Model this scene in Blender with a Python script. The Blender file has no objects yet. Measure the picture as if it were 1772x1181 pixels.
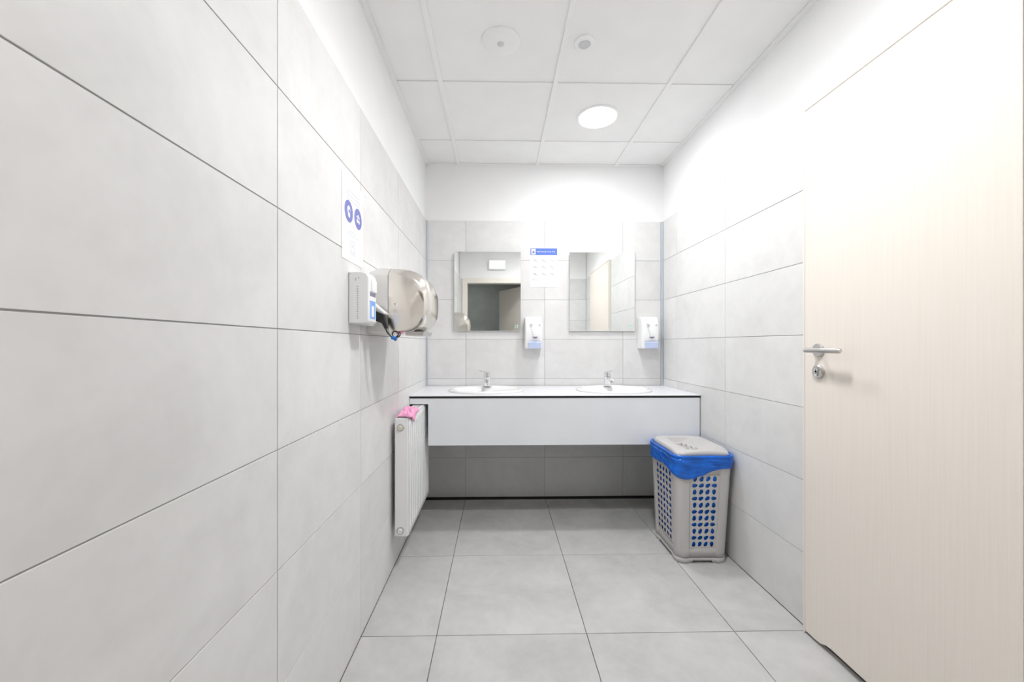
import bpy, bmesh, math, random
from mathutils import Vector, noise

random.seed(7)
S = bpy.context.scene
COL = S.collection
PI = math.pi

# ------------------------------------------------------------------ camera
CAMH = 1.162
cam_d = bpy.data.cameras.new('camera')
cam_d.sensor_width = 36.0
cam_d.lens = 14.0
cam_d.shift_x = 10.4 / 1772
cam_d.shift_y = 5.5 / 1772
cam_d.clip_start = 0.01
cam = bpy.data.objects.new('camera', cam_d)
cam.location = (0, 0, CAMH)
cam.rotation_euler = (math.radians(90), 0, math.radians(-1.13))
COL.objects.link(cam)
S.camera = cam

# ------------------------------------------------------------------ world, exposure
w = bpy.data.worlds.new('world')
S.world = w
w.use_nodes = True
w.node_tree.nodes['Background'].inputs[0].default_value = (0.8, 0.82, 0.85, 1)
w.node_tree.nodes['Background'].inputs[1].default_value = 0.05
LAMP, LAMP_FILL = 3.7, 6.9       # watts of light from the two downlights (over the basins, added unseen fill nearer the doorway)
S.view_settings.view_transform = 'Standard'
S.view_settings.look = 'None'
S.view_settings.exposure = 0.12
S.view_settings.gamma = 1.0
S.view_settings.use_curve_mapping = False
S.cycles.use_adaptive_sampling = True
S.cycles.adaptive_threshold = 0.1
S.cycles.diffuse_bounces = 5
S.cycles.glossy_bounces = 4
S.cycles.max_bounces = 7

# ------------------------------------------------------------------ materials
def new_mat(name):
    m = bpy.data.materials.new(name)
    m.use_nodes = True
    nt = m.node_tree
    return m, nt, nt.nodes['Principled BSDF']

def plain(name, col, rough=0.5, metal=0.0, var=0.03, scale=6.0, bump=0.0, bscale=200.0, spec=0.5, trans=0.0, coat=0.0):
    """principled material with a faint procedural mottling"""
    m, nt, b = new_mat(name)
    L = nt.links.new
    tc = nt.nodes.new('ShaderNodeTexCoord')
    n = nt.nodes.new('ShaderNodeTexNoise')
    n.inputs['Scale'].default_value = scale
    n.inputs['Detail'].default_value = 1
    L(tc.outputs['Object'], n.inputs['Vector'])
    r = nt.nodes.new('ShaderNodeValToRGB')
    r.color_ramp.elements[0].position = 0.3
    r.color_ramp.elements[1].position = 0.7
    r.color_ramp.elements[0].color = (*[c * (1 - var) for c in col], 1)
    r.color_ramp.elements[1].color = (*[min(1, c * (1 + var)) for c in col], 1)
    L(n.outputs['Fac'], r.inputs['Fac'])
    L(r.outputs['Color'], b.inputs['Base Color'])
    b.inputs['Roughness'].default_value = rough
    b.inputs['Metallic'].default_value = metal
    b.inputs['Specular IOR Level'].default_value = spec
    if trans:
        b.inputs['Transmission Weight'].default_value = trans
    if coat:
        b.inputs['Coat Weight'].default_value = coat
        b.inputs['Coat Roughness'].default_value = 0.05
    if bump:
        n2 = nt.nodes.new('ShaderNodeTexNoise')
        n2.inputs['Scale'].default_value = bscale
        L(tc.outputs['Object'], n2.inputs['Vector'])
        bp = nt.nodes.new('ShaderNodeBump')
        bp.inputs['Strength'].default_value = bump
        bp.inputs['Distance'].default_value = 0.002
        L(n2.outputs['Fac'], bp.inputs['Height'])
        L(bp.outputs['Normal'], b.inputs['Normal'])
    return m

def stone(name, c1, c2, c3, rough, rvar=0.06, fac=1.0):
    """concrete-look porcelain tile: cloudy patches, finer stains, per-tile offset"""
    m, nt, b = new_mat(name)
    L = nt.links.new
    tc = nt.nodes.new('ShaderNodeTexCoord')
    oi = nt.nodes.new('ShaderNodeObjectInfo')
    mul = nt.nodes.new('ShaderNodeMath'); mul.operation = 'MULTIPLY'; mul.inputs[1].default_value = 37.0
    L(oi.outputs['Random'], mul.inputs[0])
    add = nt.nodes.new('ShaderNodeVectorMath'); add.operation = 'ADD'
    L(tc.outputs['Object'], add.inputs[0]); L(mul.outputs[0], add.inputs[1])
    n1 = nt.nodes.new('ShaderNodeTexNoise')
    n1.inputs['Scale'].default_value = 3.2; n1.inputs['Detail'].default_value = 4; n1.inputs['Roughness'].default_value = 0.62
    n1.inputs['Distortion'].default_value = 0.6
    n2 = nt.nodes.new('ShaderNodeTexNoise')
    n2.inputs['Scale'].default_value = 16; n2.inputs['Detail'].default_value = 2; n2.inputs['Roughness'].default_value = 0.7
    L(add.outputs[0], n1.inputs['Vector']); L(add.outputs[0], n2.inputs['Vector'])
    r = nt.nodes.new('ShaderNodeValToRGB')
    e = r.color_ramp.elements
    e[0].position = 0.28; e[0].color = (*c1, 1)
    e[1].position = 0.72; e[1].color = (*c3, 1)
    q = e.new(0.5); q.color = (*c2, 1)
    mx = nt.nodes.new('ShaderNodeMath'); mx.operation = 'MULTIPLY_ADD'
    mx.inputs[1].default_value = 0.35; 
    sub = nt.nodes.new('ShaderNodeMath'); sub.operation = 'SUBTRACT'; sub.inputs[1].default_value = 0.175
    L(n2.outputs['Fac'], mx.inputs[0]); L(n1.outputs['Fac'], sub.inputs[0]); L(sub.outputs[0], mx.inputs[2])
    L(mx.outputs[0], r.inputs['Fac'])
    # slight tone shift from tile to tile
    hs = nt.nodes.new('ShaderNodeHueSaturation')
    mr = nt.nodes.new('ShaderNodeMapRange')
    mr.inputs['To Min'].default_value = 1 - 0.025 * fac; mr.inputs['To Max'].default_value = 1 + 0.025 * fac
    L(oi.outputs['Random'], mr.inputs['Value']); L(mr.outputs[0], hs.inputs['Value'])
    L(r.outputs['Color'], hs.inputs['Color'])
    L(hs.outputs['Color'], b.inputs['Base Color'])
    b.inputs['Specular IOR Level'].default_value = 0.32
    mr2 = nt.nodes.new('ShaderNodeMapRange')
    mr2.inputs['To Min'].default_value = rough - rvar; mr2.inputs['To Max'].default_value = rough + rvar
    L(n1.outputs['Fac'], mr2.inputs['Value']); L(mr2.outputs[0], b.inputs['Roughness'])
    return m

def wood(name, c1, c2, rough):
    """pale laminate with fine vertical grain"""
    m, nt, b = new_mat(name)
    L = nt.links.new
    tc = nt.nodes.new('ShaderNodeTexCoord')
    mp = nt.nodes.new('ShaderNodeMapping'); mp.inputs['Scale'].default_value = (160, 160, 3.0)
    L(tc.outputs['Object'], mp.inputs['Vector'])
    n = nt.nodes.new('ShaderNodeTexNoise'); n.inputs['Scale'].default_value = 1.0; n.inputs['Detail'].default_value = 3
    L(mp.outputs[0], n.inputs['Vector'])
    r = nt.nodes.new('ShaderNodeValToRGB')
    r.color_ramp.elements[0].position = 0.25; r.color_ramp.elements[0].color = (*c1, 1)
    r.color_ramp.elements[1].position = 0.65; r.color_ramp.elements[1].color = (*c2, 1)
    L(n.outputs['Fac'], r.inputs['Fac']); L(r.outputs['Color'], b.inputs['Base Color'])
    b.inputs['Roughness'].default_value = rough
    b.inputs['Specular IOR Level'].default_value = 0.32
    return m

def emit(name, col, strength):
    m = bpy.data.materials.new(name); m.use_nodes = True
    nt = m.node_tree; nt.nodes.clear()
    o = nt.nodes.new('ShaderNodeOutputMaterial'); e = nt.nodes.new('ShaderNodeEmission')
    e.inputs[0].default_value = (*col, 1); e.inputs[1].default_value = strength
    nt.links.new(e.outputs[0], o.inputs[0])
    return m

M = {}
M['wall_tile'] = stone('wall_tile', (.695, .691, .685), (.745, .742, .737), (.785, .782, .778), 0.46)
M['floor_tile'] = stone('floor_tile', (.475, .47, .463), (.54, .536, .529), (.60, .595, .588), 0.48)
M['grout'] = plain('grout', (.40, .40, .395), 0.9)
M['floor_grout'] = plain('floor_grout', (.12, .12, .12), 0.9, bump=.2)
M['plaster'] = plain('plaster', (.91, .91, .91), 0.85, var=.01)
M['panel'] = plain('ceiling_panel', (.92, .92, .915), 0.9, var=.012)
M['grid'] = plain('ceiling_grid', (.91, .91, .905), 0.5, var=.01)
M['dark'] = plain('dark_gap', (.018, .017, .016), 0.8)
M['alu'] = plain('aluminium', (.62, .67, .74), 0.35, metal=.6, var=.02)
M['door'] = wood('door_laminate', (.83, .765, .69), (.855, .795, .725), 0.36)
M['door_frame'] = wood('door_frame_laminate', (.82, .765, .70), (.85, .80, .74), 0.4)
M['steel'] = plain('satin_steel', (.60, .585, .565), 0.3, metal=1, var=.04)
M['brushed'] = plain('brushed_steel', (.80, .755, .70), 0.2, metal=1, var=.05, scale=3)
M['brushed_light'] = plain('brushed_steel_back', (.80, .79, .77), 0.38, metal=.85, var=.03)
M['chrome'] = plain('chrome', (.86, .87, .88), 0.06, metal=1, var=.01)
M['laminate'] = plain('white_laminate', (.80, .80, .83), 0.28, var=.012)
M['apron'] = plain('apron_laminate', (.83, .855, .885), 0.35, var=.015)
M['ceramic'] = plain('white_ceramic', (.88, .88, .88), 0.08, var=.008, coat=.5)
M['radiator'] = plain('radiator_enamel', (.89, .89, .90), 0.25, var=.01)
M['white_plastic'] = plain('white_plastic', (.90, .905, .91), 0.28, var=.01)
M['pale_blue'] = plain('pale_blue_plastic', (.58, .67, .92), 0.25, var=.03)
M['paper'] = plain('paper', (.88, .88, .89), 0.7, var=.01)
M['blue_print'] = plain('blue_print', (.10, .19, .62), 0.6, var=.03)
M['navy_print'] = plain('navy_print', (.19, .21, .52), 0.6, var=.03)
M['sky_print'] = plain('sky_print', (.22, .42, .85), 0.5, var=.06)
M['grey_print'] = plain('grey_print', (.50, .50, .51), 0.7, var=.05)
M['faint_print'] = plain('faint_print', (.66, .66, .68), 0.7, var=.03)
M['dark_print'] = plain('dark_print', (.10, .10, .12), 0.6, var=.05)
M['violet'] = plain('violet_grey_plastic', (.22, .20, .33), 0.3)
M['black_plastic'] = plain('black_plastic', (.022, .022, .024), 0.4)
M['tie'] = plain('blue_tie', (.02, .17, .60), 0.4)
M['pink'] = plain('pink_cloth', (.93, .40, .62), 0.9, var=.12, scale=60, bump=.6, bscale=250)
M['bin'] = plain('bin_plastic', (.545, .53, .52), 0.38, var=.015)
M['liner'] = plain('blue_bag_film', (.004, .13, .62), 0.22, var=.2, scale=18, spec=.5)
M['corridor'] = plain('corridor_paint', (.72, .75, .73), 0.7, var=.05)
M['green_mark'] = plain('green_mark', (.45, .75, .66), 0.5)
M['cream'] = plain('cream_plastic', (.80, .76, .64), 0.35)
M['brass'] = plain('brass', (.62, .54, .36), 0.3, metal=.8)
M['lens'] = plain('sensor_lens', (.62, .63, .65), 0.3, var=.05)
M['exit_face'] = emit('exit_diffuser', (.93, 1.0, .95), 1.1)
M['lamp'] = emit('lamp_diffuser', (.985, .99, 1.0), 70.0)
M['lamp_corridor_fill'] = emit('lamp_diffuser_corridor_fill', (1, .98, .95), 6.0)  # glow of the added corridor lamp
M['lamp_fill'] = emit('lamp_diffuser_fill', (.985, .99, 1.0), 86.0)  # glow of the added fill downlight
mm, nt_, b_ = new_mat('mirror_silver')
nz = nt_.nodes.new('ShaderNodeTexNoise'); nz.inputs['Scale'].default_value = 3
rp = nt_.nodes.new('ShaderNodeValToRGB')
rp.color_ramp.elements[0].color = (.90, .92, .905, 1); rp.color_ramp.elements[1].color = (.92, .935, .925, 1)
nt_.links.new(nz.outputs['Fac'], rp.inputs['Fac']); nt_.links.new(rp.outputs['Color'], b_.inputs['Base Color'])
b_.inputs['Metallic'].default_value = 1; b_.inputs['Roughness'].default_value = 0.0
M['mirror'] = mm

# ------------------------------------------------------------------ object helpers
ORG = {}          # world origin of every object built (none is rotated)
CACHE = {}

def link(o, org, parent):
    COL.objects.link(o)
    ORG[o.name] = Vector(org)
    if parent is not None:
        o.parent = parent
        o.location = Vector(org) - ORG[parent.name]
    else:
        o.location = org

def tag(o, label=None, cat=None, group=None, kind=None):
    if label: o['label'] = label
    if cat: o['category'] = cat
    if group: o['group'] = group
    if kind: o['kind'] = kind
    return o

def thing(name, label, cat, loc, group=None, kind=None):
    o = bpy.data.objects.new(name, None)
    o.empty_display_size = 0.05
    link(o, loc, None)
    return tag(o, label, cat, group, kind)

def build(name, verts, faces, mat, parent=None, smooth=False, angle=None):
    """one mesh object from world coordinates, origin at its centre"""
    xs = [v[0] for v in verts]; ys = [v[1] for v in verts]; zs = [v[2] for v in verts]
    c = Vector(((min(xs) + max(xs)) / 2, (min(ys) + max(ys)) / 2, (min(zs) + max(zs)) / 2))
    me = bpy.data.meshes.new(name)
    me.from_pydata([tuple(Vector(v) - c) for v in verts], [], faces)
    bm = bmesh.new(); bm.from_mesh(me)
    bmesh.ops.recalc_face_normals(bm, faces=bm.faces)
    if smooth:
        lim = math.radians(angle or 35)
        for f in bm.faces: f.smooth = True
        for e in bm.edges:
            if len(e.link_faces) == 2 and e.calc_face_angle(0) > lim: e.smooth = False
    bm.to_mesh(me); bm.free()
    me.materials.append(M[mat])
    o = bpy.data.objects.new(name, me)
    link(o, c, parent)
    return o

def box(name, x0, x1, y0, y1, z0, z1, mat, parent=None, bevel=0.0, seg=1):
    """box from world extents; alike boxes share one mesh"""
    d = (round(x1 - x0, 4), round(y1 - y0, 4), round(z1 - z0, 4))
    key = (d, mat, bevel, seg, name)
    me = CACHE.get(key)
    if me is None:
        bm = bmesh.new()
        bmesh.ops.create_cube(bm, size=1.0)
        for v in bm.verts: v.co = Vector((v.co.x * d[0], v.co.y * d[1], v.co.z * d[2]))
        if bevel:
            bmesh.ops.bevel(bm, geom=bm.edges[:], offset=min(bevel, min(d) * .45), segments=seg, affect='EDGES', profile=.5)
            if seg > 1:
                for f in bm.faces: f.smooth = True
                for e in bm.edges:
                    if len(e.link_faces) == 2 and e.calc_face_angle(0) > math.radians(40): e.smooth = False
        me = bpy.data.meshes.new(name)
        bm.to_mesh(me); bm.free()
        me.materials.append(M[mat])
        CACHE[key] = me
    o = bpy.data.objects.new(name, me)
    link(o, ((x0 + x1) / 2, (y0 + y1) / 2, (z0 + z1) / 2), parent)
    return o

def merge(*parts):
    V, F = [], []
    for v, f in parts:
        n = len(V); V += list(v); F += [tuple(i + n for i in q) for q in f]
    return V, F

def boxg(x0, x1, y0, y1, z0, z1):
    V = [(x0, y0, z0), (x1, y0, z0), (x1, y1, z0), (x0, y1, z0), (x0, y0, z1), (x1, y0, z1), (x1, y1, z1), (x0, y1, z1)]
    F = [(0, 3, 2, 1), (4, 5, 6, 7), (0, 1, 5, 4), (1, 2, 6, 5), (2, 3, 7, 6), (3, 0, 4, 7)]
    return V, F

def loft(rings, cap0=True, cap1=True, closed=True):
    n = len(rings[0]); V = [p for r in rings for p in r]; F = []
    for i in range(len(rings) - 1):
        for j in range(n if closed else n - 1):
            k = (j + 1) % n
            F.append((i * n + j, i * n + k, (i + 1) * n + k, (i + 1) * n + j))
    if cap0: F.append(tuple(range(n))[::-1])
    if cap1: F.append(tuple((len(rings) - 1) * n + j for j in range(n)))
    return V, F

def tube(path, r, n=10, taper=None):
    P = [Vector(p) for p in path]; rings = []
    up = Vector((0.13, 0.21, 0.97)).normalized()
    for i, p in enumerate(P):
        t = (P[min(i + 1, len(P) - 1)] - P[max(i - 1, 0)]).normalized()
        a = t.cross(up)
        if a.length < .05: a = t.cross(Vector((1, 0, 0)))
        a.normalize(); b = t.cross(a).normalized()
        up = -b if False else up
        rr = r if taper is None else taper[i]
        rings.append([tuple(p + a * rr * math.cos(2 * PI * k / n) + b * rr * math.sin(2 * PI * k / n)) for k in range(n)])
    return loft(rings)

def lathe(cx, cy, prof, axis='z', n=32, z0=0):
    """prof: (radius, height along axis); axis z, x or y through the point (cx, cy, z0)"""
    rings = []
    for r, h in prof:
        ring = []
        for k in range(n):
            a = 2 * PI * k / n; u, v = r * math.cos(a), r * math.sin(a)
            if axis == 'z': ring.append((cx + u, cy + v, z0 + h))
            elif axis == 'x': ring.append((cx + h, cy + u, z0 + v))
            else: ring.append((cx + u, cy + h, z0 + v))
        rings.append(ring)
    return loft(rings)

def smooth_path(pts, k=6):
    P = [Vector(p) for p in pts]; out = []
    for i in range(len(P) - 1):
        p0 = P[max(i - 1, 0)]; p1 = P[i]; p2 = P[i + 1]; p3 = P[min(i + 2, len(P) - 1)]
        for j in range(k):
            t = j / k
            out.append(.5 * ((2 * p1) + (-p0 + p2) * t + (2 * p0 - 5 * p1 + 4 * p2 - p3) * t * t + (-p0 + 3 * p1 - 3 * p2 + p3) * t ** 3))
    out.append(P[-1])
    return out

def text_mesh(name, body, size, mat, parent, org, plane='back', align='LEFT'):
    """flat lettering; plane 'back' reads on a wall facing -Y, 'left' on a wall facing +X"""
    c = bpy.data.curves.new(name, 'FONT'); c.body = body; c.size = size; c.align_x = align; c.extrude = 0.0002; c.resolution_u = 3
    t = bpy.data.objects.new(name, c); COL.objects.link(t)
    bpy.context.view_layer.update()
    me = bpy.data.meshes.new_from_object(t.evaluated_get(bpy.context.evaluated_depsgraph_get()))
    bpy.data.objects.remove(t)
    V = []
    for v in me.vertices:
        x, y, z = v.co
        if plane == 'back': V.append((org[0] + x, org[1] - z, org[2] + y))
        else: V.append((org[0] + z, org[1] + x, org[2] + y))
    F = [tuple(p.vertices) for p in me.polygons]
    bpy.data.meshes.remove(me)
    return build(name, V, F, mat, parent)

# ------------------------------------------------------------------ room dimensions
XL, XR = -0.545, 1.262      # faces of the wall tiles
YB, YF = 3.03, 0.33         # back wall, doorway wall
TOP = 2.10                  # top of the tiling
CEIL = 2.53
TT, GR = 0.010, 0.0028      # tile thickness, joint width
MODY = [0.398, 0.995, 1.592, 2.189, 2.786]

# ------------------------------------------------------------------ floor
fl = tag(box('floor', XL - .15, XR + .15, YF - .12, YB + .15, -.10, -.0035, 'floor_grout'), 'grey tiled washroom floor with dark joints', 'floor', kind='structure')
XJ = [XL + .002, -.245, .355, .955, XR - .002]
YJ = [YF - .10] + MODY + [2.978]
for i in range(4):
    for j in range(len(YJ) - 1):
        x0 = XJ[i] + (0 if i == 0 else GR / 2); x1 = XJ[i + 1] - (0 if i == 3 else GR / 2)
        y0 = YJ[j] + (GR / 2); y1 = YJ[j + 1] - GR / 2
        box('floor_tile', x0, x1, y0, y1, -.010, 0.0, 'floor_tile', fl, bevel=.0008)
tag(box('edge_strip', XL + .002, XR - .002, 2.978, YB - .0005, -.010, -.0015, 'dark', fl), 'dark strip along the back edge of the floor')

# ------------------------------------------------------------------ walls
def wall(name, ext, label):
    return tag(box(name, *ext, 'plaster'), label, 'wall', kind='structure')

wl = wall('wall_left', (XL - .14, XL - TT + .0005, YF - .2, YB + .14, 0, CEIL + .1), 'left wall tiled in large light grey tiles, white above')
wb = wall('wall_back', (XL - TT, XR + TT, YB + TT - .0005, YB + .14, 0, CEIL + .1), 'back wall behind the basins, grey tiles with white band above')
wr = wall('wall_right', (XR + TT - .0005, XR + .14, YF - .2, YB + .14, 0, CEIL + .1), 'right wall with grey tiles beside the pale door')
box('grout_bed', XL - TT, XL - .0020, YF, YB, 0, TOP - .002, 'grout', wl)
box('grout_bed', XL, XR, YB + .0020, YB + TT, 0, TOP - .002, 'grout', wb)
box('grout_bed', XR + .0020, XR + TT, YF, YB, 0, TOP - .002, 'grout', wr)
rows = [(r * .3 + (GR / 2 if r else .001), (r + 1) * .3 - (GR / 2 if r < 6 else 0)) for r in range(7)]
LJ = [YF] + MODY + [YB - .008]
DOORY0, DOORY1 = .72, 1.587
RJ = [(YF + .002, DOORY0), (DOORY1, 2.189), (2.189, 2.786), (2.786, YB - .008)]
for z0, z1 in rows:
    for j in range(len(LJ) - 1):
        box('wall_tile', XL - TT, XL, LJ[j] + GR / 2, LJ[j + 1] - GR / 2, z0, z1, 'wall_tile', wl, bevel=.0006)
    for (a, b) in RJ:
        box('wall_tile', XR, XR + TT, a + GR / 2, b - GR / 2, z0, z1, 'wall_tile', wr, bevel=.0006)
    for i in range(4):
        x0 = [XL + .010, -.245, .355, .955][i]; x1 = [-.245, .355, .955, XR - .014][i]
        box('wall_tile', x0 + GR / 2, x1 - GR / 2, YB, YB + TT, z0, z1, 'wall_tile', wb, bevel=.0006)
# the aluminium corner profiles of the tiling
for k, (x0, x1) in enumerate([(XL, XL + .010), (XR - .014, XR)]):
    t = tag(box('trim_%d' % (k + 1), x0, x1, YB - .010, YB + .004, .002, TOP, 'alu', bevel=.002), ['slim aluminium profile in the left back corner', 'slim aluminium profile in the right back corner'][k], 'trim', kind='structure')

# doorway wall behind the camera (seen in the mirrors)
OX0, OX1, OZ = -.44, .46, 2.035
Vf, Ff = merge(boxg(XL - .005, OX0 - .02, YF - .11, YF - TT, 0, CEIL), boxg(OX1 + .02, XR + .005, YF - .11, YF - TT, 0, CEIL),
               boxg(OX0 - .02, OX1 + .02, YF - .11, YF - TT, OZ + .02, CEIL))
wf = tag(build('wall_front', Vf, Ff, 'plaster'), 'wall with the entrance doorway opposite the basins', 'wall', kind='structure')
box('grout_bed', OX1 + .075, XR, YF - TT, YF - .0035, 0, TOP - .002, 'grout', wf)
for z0, z1 in rows:
    box('wall_tile', OX1 + .076, .955 - GR / 2, YF - TT, YF, z0, z1, 'wall_tile', wf, bevel=.0006)
    box('wall_tile', .955 + GR / 2, XR - .001, YF - TT, YF, z0, z1, 'wall_tile', wf, bevel=.0006)
d2 = thing('door_2', 'cream entrance door frame opposite the basins with its leaf opened outward', 'door', (.01, YF - .05, 0), kind='structure')
for x0, x1 in ((OX0 - .07, OX0), (OX1, OX1 + .07)):
    box('architrave', x0, x1, YF - TT, YF + .012, 0, OZ + .07, 'door_frame', d2, bevel=.002)
for x0, x1 in ((OX0 - .02, OX0), (OX1, OX1 + .02)):
    box('jamb', x0, x1, YF - .11, YF - TT, 0, OZ + .02, 'door_frame', d2)
box('architrave', OX0, OX1, YF - TT, YF + .012, OZ, OZ + .07, 'door_frame', d2, bevel=.002)
box('jamb', OX0, OX1, YF - .11, YF - TT, OZ, OZ + .02, 'door_frame', d2)
# leaf swung out towards the corridor
hx, hy = .445, YF - .12
dx, dy = -.40, -.70; ll = math.hypot(dx, dy); dx /= ll; dy /= ll
nx, ny = -dy, dx
def leafpt(s, t, z): return (hx + dx * s + nx * t, hy + dy * s + ny * t, z)
L = .86
leaf2V = [leafpt(0, 0, .01), leafpt(L, 0, .01), leafpt(L, .04, .01), leafpt(0, .04, .01), leafpt(0, 0, 2.03), leafpt(L, 0, 2.03), leafpt(L, .04, 2.03), leafpt(0, .04, 2.03)]
build('leaf', leaf2V, boxg(0, 1, 0, 1, 0, 1)[1], 'door', d2)

# dark corridor behind the camera
CY = -1.75
tag(box('floor_corridor', -1.6, 1.9, CY - .1, YF - .121, -.1, -.001, 'corridor'), 'dark corridor floor outside the doorway', 'floor', kind='structure')
tag(box('ceiling_corridor', -1.6, 1.9, CY - .1, YF - .121, CEIL + .001, CEIL + .1, 'corridor'), 'dark corridor ceiling outside the doorway', 'ceiling', kind='structure')
tag(box('wall_corridor_far', -1.6, 1.9, CY - .1, CY, 0, CEIL, 'corridor'), 'dark corridor wall seen through the doorway in the mirror', 'wall', kind='structure')
for nm, a, b, lb in (('wall_corridor_left', -1.6, -1.5, 'dark corridor side wall on the left'), ('wall_corridor_right', 1.8, 1.9, 'dark corridor side wall on the right')):
    tag(box(nm, a, b, CY + .001, YF - .122, 0, CEIL, 'corridor'), lb, 'wall', kind='structure')
for nm, a, b, lb in (('wall_corridor_near_left', -1.499, XL - .141, 'dark corridor wall left of the doorway'), ('wall_corridor_near_right', XR + .141, 1.799, 'dark corridor wall right of the doorway')):
    tag(box(nm, a, b, YF - .20, YF - .125, 0, CEIL, 'corridor'), lb, 'wall', kind='structure')

# ------------------------------------------------------------------ ceiling
ce = tag(box('ceiling', XL - .14, XR + .14, YF - .12, YB + .14, CEIL + .024, CEIL + .12, 'plaster'), 'white suspended panel ceiling', 'ceiling', kind='structure')
CX = [XL - .002, -.30, .30, .90, XR + .002]
CYJ = [YF, .89, 1.49, 2.09, 2.69, YB]
for i in range(4):
    for j in range(5):
        box('ceiling_panel', CX[i] + .0015, CX[i + 1] - .0015, CYJ[j] + .0015, CYJ[j + 1] - .0015, CEIL + .004, CEIL + .020, 'panel', ce, bevel=.001)
for x in CX[1:4]:
    box('grid_bar', x - .012, x + .012, YF, YB, CEIL - .003, CEIL + .0038, 'grid', ce, bevel=.001)
for j in range(1, 5):
    for i in range(4):
        box('cross_bar', CX[i] + (.0125 if i else .024), CX[i + 1] - (.0125 if i < 3 else .024), CYJ[j] - .012, CYJ[j] + .012, CEIL - .002, CEIL + .0038, 'grid', ce, bevel=.001)
box('edge_angle', XL - TT, XL + .018, YF, YB, CEIL - .003, CEIL + .003, 'grid', ce)
box('edge_angle', XR - .018, XR + TT, YF, YB, CEIL - .003, CEIL + .003, 'grid', ce)
box('edge_angle', XL + .0185, XR - .0185, YB - .012, YB + TT, CEIL - .0035, CEIL + .003, 'grid', ce)

# ------------------------------------------------------------------ downlights and ceiling devices
def downlight(x, y, label, watts):
    t = thing('downlight', label, 'lamp', (x, y, CEIL), 'round ceiling downlights')
    v, f = lathe(x, y, [(.108, -.001), (.112, -.004), (.124, -.004), (.127, .003), (.108, .003)], n=40, z0=CEIL)
    f = f[:-2]; n = 40; f += [(4 * n + k, 4 * n + (k + 1) % n, (k + 1) % n, k) for k in range(n)]
    build('rim', v, f, 'grid', t, smooth=True)
    v, f = lathe(x, y, [(.107, .003), (.107, -.002), (.085, -.006), (.001, -.009)], n=24, z0=CEIL)
    build('diffuser', v, f, 'lamp' if watts == LAMP else 'lamp_fill' if watts == LAMP_FILL else 'lamp_corridor_fill', t, smooth=True)
    ld = bpy.data.lights.new('downlight_lamp', 'AREA')      # the beam of this luminaire
    ld.shape = 'DISK'; ld.size = .20; ld.energy = watts; ld.color = (.985, .99, 1.0); ld.spread = math.radians(SPREAD)
    lo = bpy.data.objects.new('downlight_lamp', ld)
    link(lo, (x, y, CEIL - .011), t)
SPREAD = 150
downlight(.60, 2.39, 'lit round downlight in the ceiling panel above the right basin', LAMP)
downlight(.44, 1.19, 'added round fill downlight unseen above the top of the view, nearer the doorway', LAMP_FILL)  # unseen lamp added as fill for the near half of the room
downlight(-.55, -1.0, 'added dim round fill downlight in the dark corridor outside the doorway', 1.2)  # unseen lamp added to brighten the corridor in the mirror

t = thing('motion_detector', 'wide flat cream round motion detector in the ceiling panel', 'detector', (.0, 1.80, CEIL))
v, f = lathe(.012, 1.80, [(.086, .004), (.086, -.002), (.080, -.006), (.04, -.010), (.001, -.011)], n=36, z0=CEIL)
build('cover', v, f, 'grid', t, smooth=True)
v, f = lathe(.012, 1.80, [(.016, -.009), (.015, -.013), (.010, -.017), (.001, -.018)], n=20, z0=CEIL)
build('lens', v, f, 'lens', t, smooth=True)
t = thing('ceiling_sensor', 'small white round sensor with grey centre beside the ceiling bar', 'sensor', (.39, 1.80, CEIL))
v, f = lathe(.392, 1.80, [(.046, .004), (.046, -.004), (.042, -.008), (.028, -.009), (.026, -.006), (.001, -.006)], n=32, z0=CEIL)
build('cover', v, f, 'white_plastic', t, smooth=True)
v, f = lathe(.392, 1.80, [(.0250, -.0065), (.023, -.010), (.001, -.011)], n=24, z0=CEIL)
build('lens', v, f, 'lens', t, smooth=True)

t = thing('emergency_light', 'white rectangular emergency light above the doorway, seen in the left mirror', 'lamp', (-.015, YF, 2.29))
box('housing', -.135, .105, YF - TT, YF + .035, 2.225, 2.36, 'white_plastic', t, bevel=.006, seg=2)
box('diffuser', -.125, .095, YF + .0355, YF + .040, 2.235, 2.35, 'exit_face', t)

# ------------------------------------------------------------------ door in the right wall
DX = 1.234
d1 = thing('door_1', 'pale wood-grain door with steel lever in the right wall', 'door', (XR, (DOORY0 + DOORY1) / 2, 0), kind='structure')
box('jamb', DX - .002, XR + TT, DOORY1 - .009, DOORY1, 0.001, 2.112, 'door_frame', d1, bevel=.002)
box('jamb', DX - .002, XR + TT, DOORY0, DOORY0 + .009, 0.001, 2.112, 'door_frame', d1, bevel=.002)
box('head', DX - .002, XR + TT, DOORY0 + .0092, DOORY1 - .0092, 2.098, 2.112, 'door_frame', d1, bevel=.002)
# leaf with a ventilation undercut at the bottom
y0, y1 = DOORY0 + .0100, DOORY1 - .0100
prof = [(y1, .012), (y1 - .05, .012), (y1 - .075, .014), (y1 - .10, .026), (y1 - .125, .030), (y0 + .125, .030), (y0 + .10, .026), (y0 + .075, .014), (y0 + .05, .012), (y0, .012)]
n = len(prof)
V = []; 
for x in (DX + .0, DX + .036):
    V += [(x, p[0], p[1]) for p in prof] + [(x, p[0], 2.096) for p in prof]
F = []
for s in (0, 2 * n):
    for k in range(n - 1): F.append((s + k, s + k + 1, s + n + k + 1, s + n + k))
for k in range(n - 1):
    F.append((k, k + 1, 2 * n + k + 1, 2 * n + k)); F.append((n + k, n + k + 1, 3 * n + k + 1, 3 * n + k))
F.append((0, n, 3 * n, 2 * n)); F.append((n - 1, 2 * n - 1, 4 * n - 1, 3 * n - 1))
leaf = build('leaf', V, F, 'door', d1)
LF = DX + .0
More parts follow.
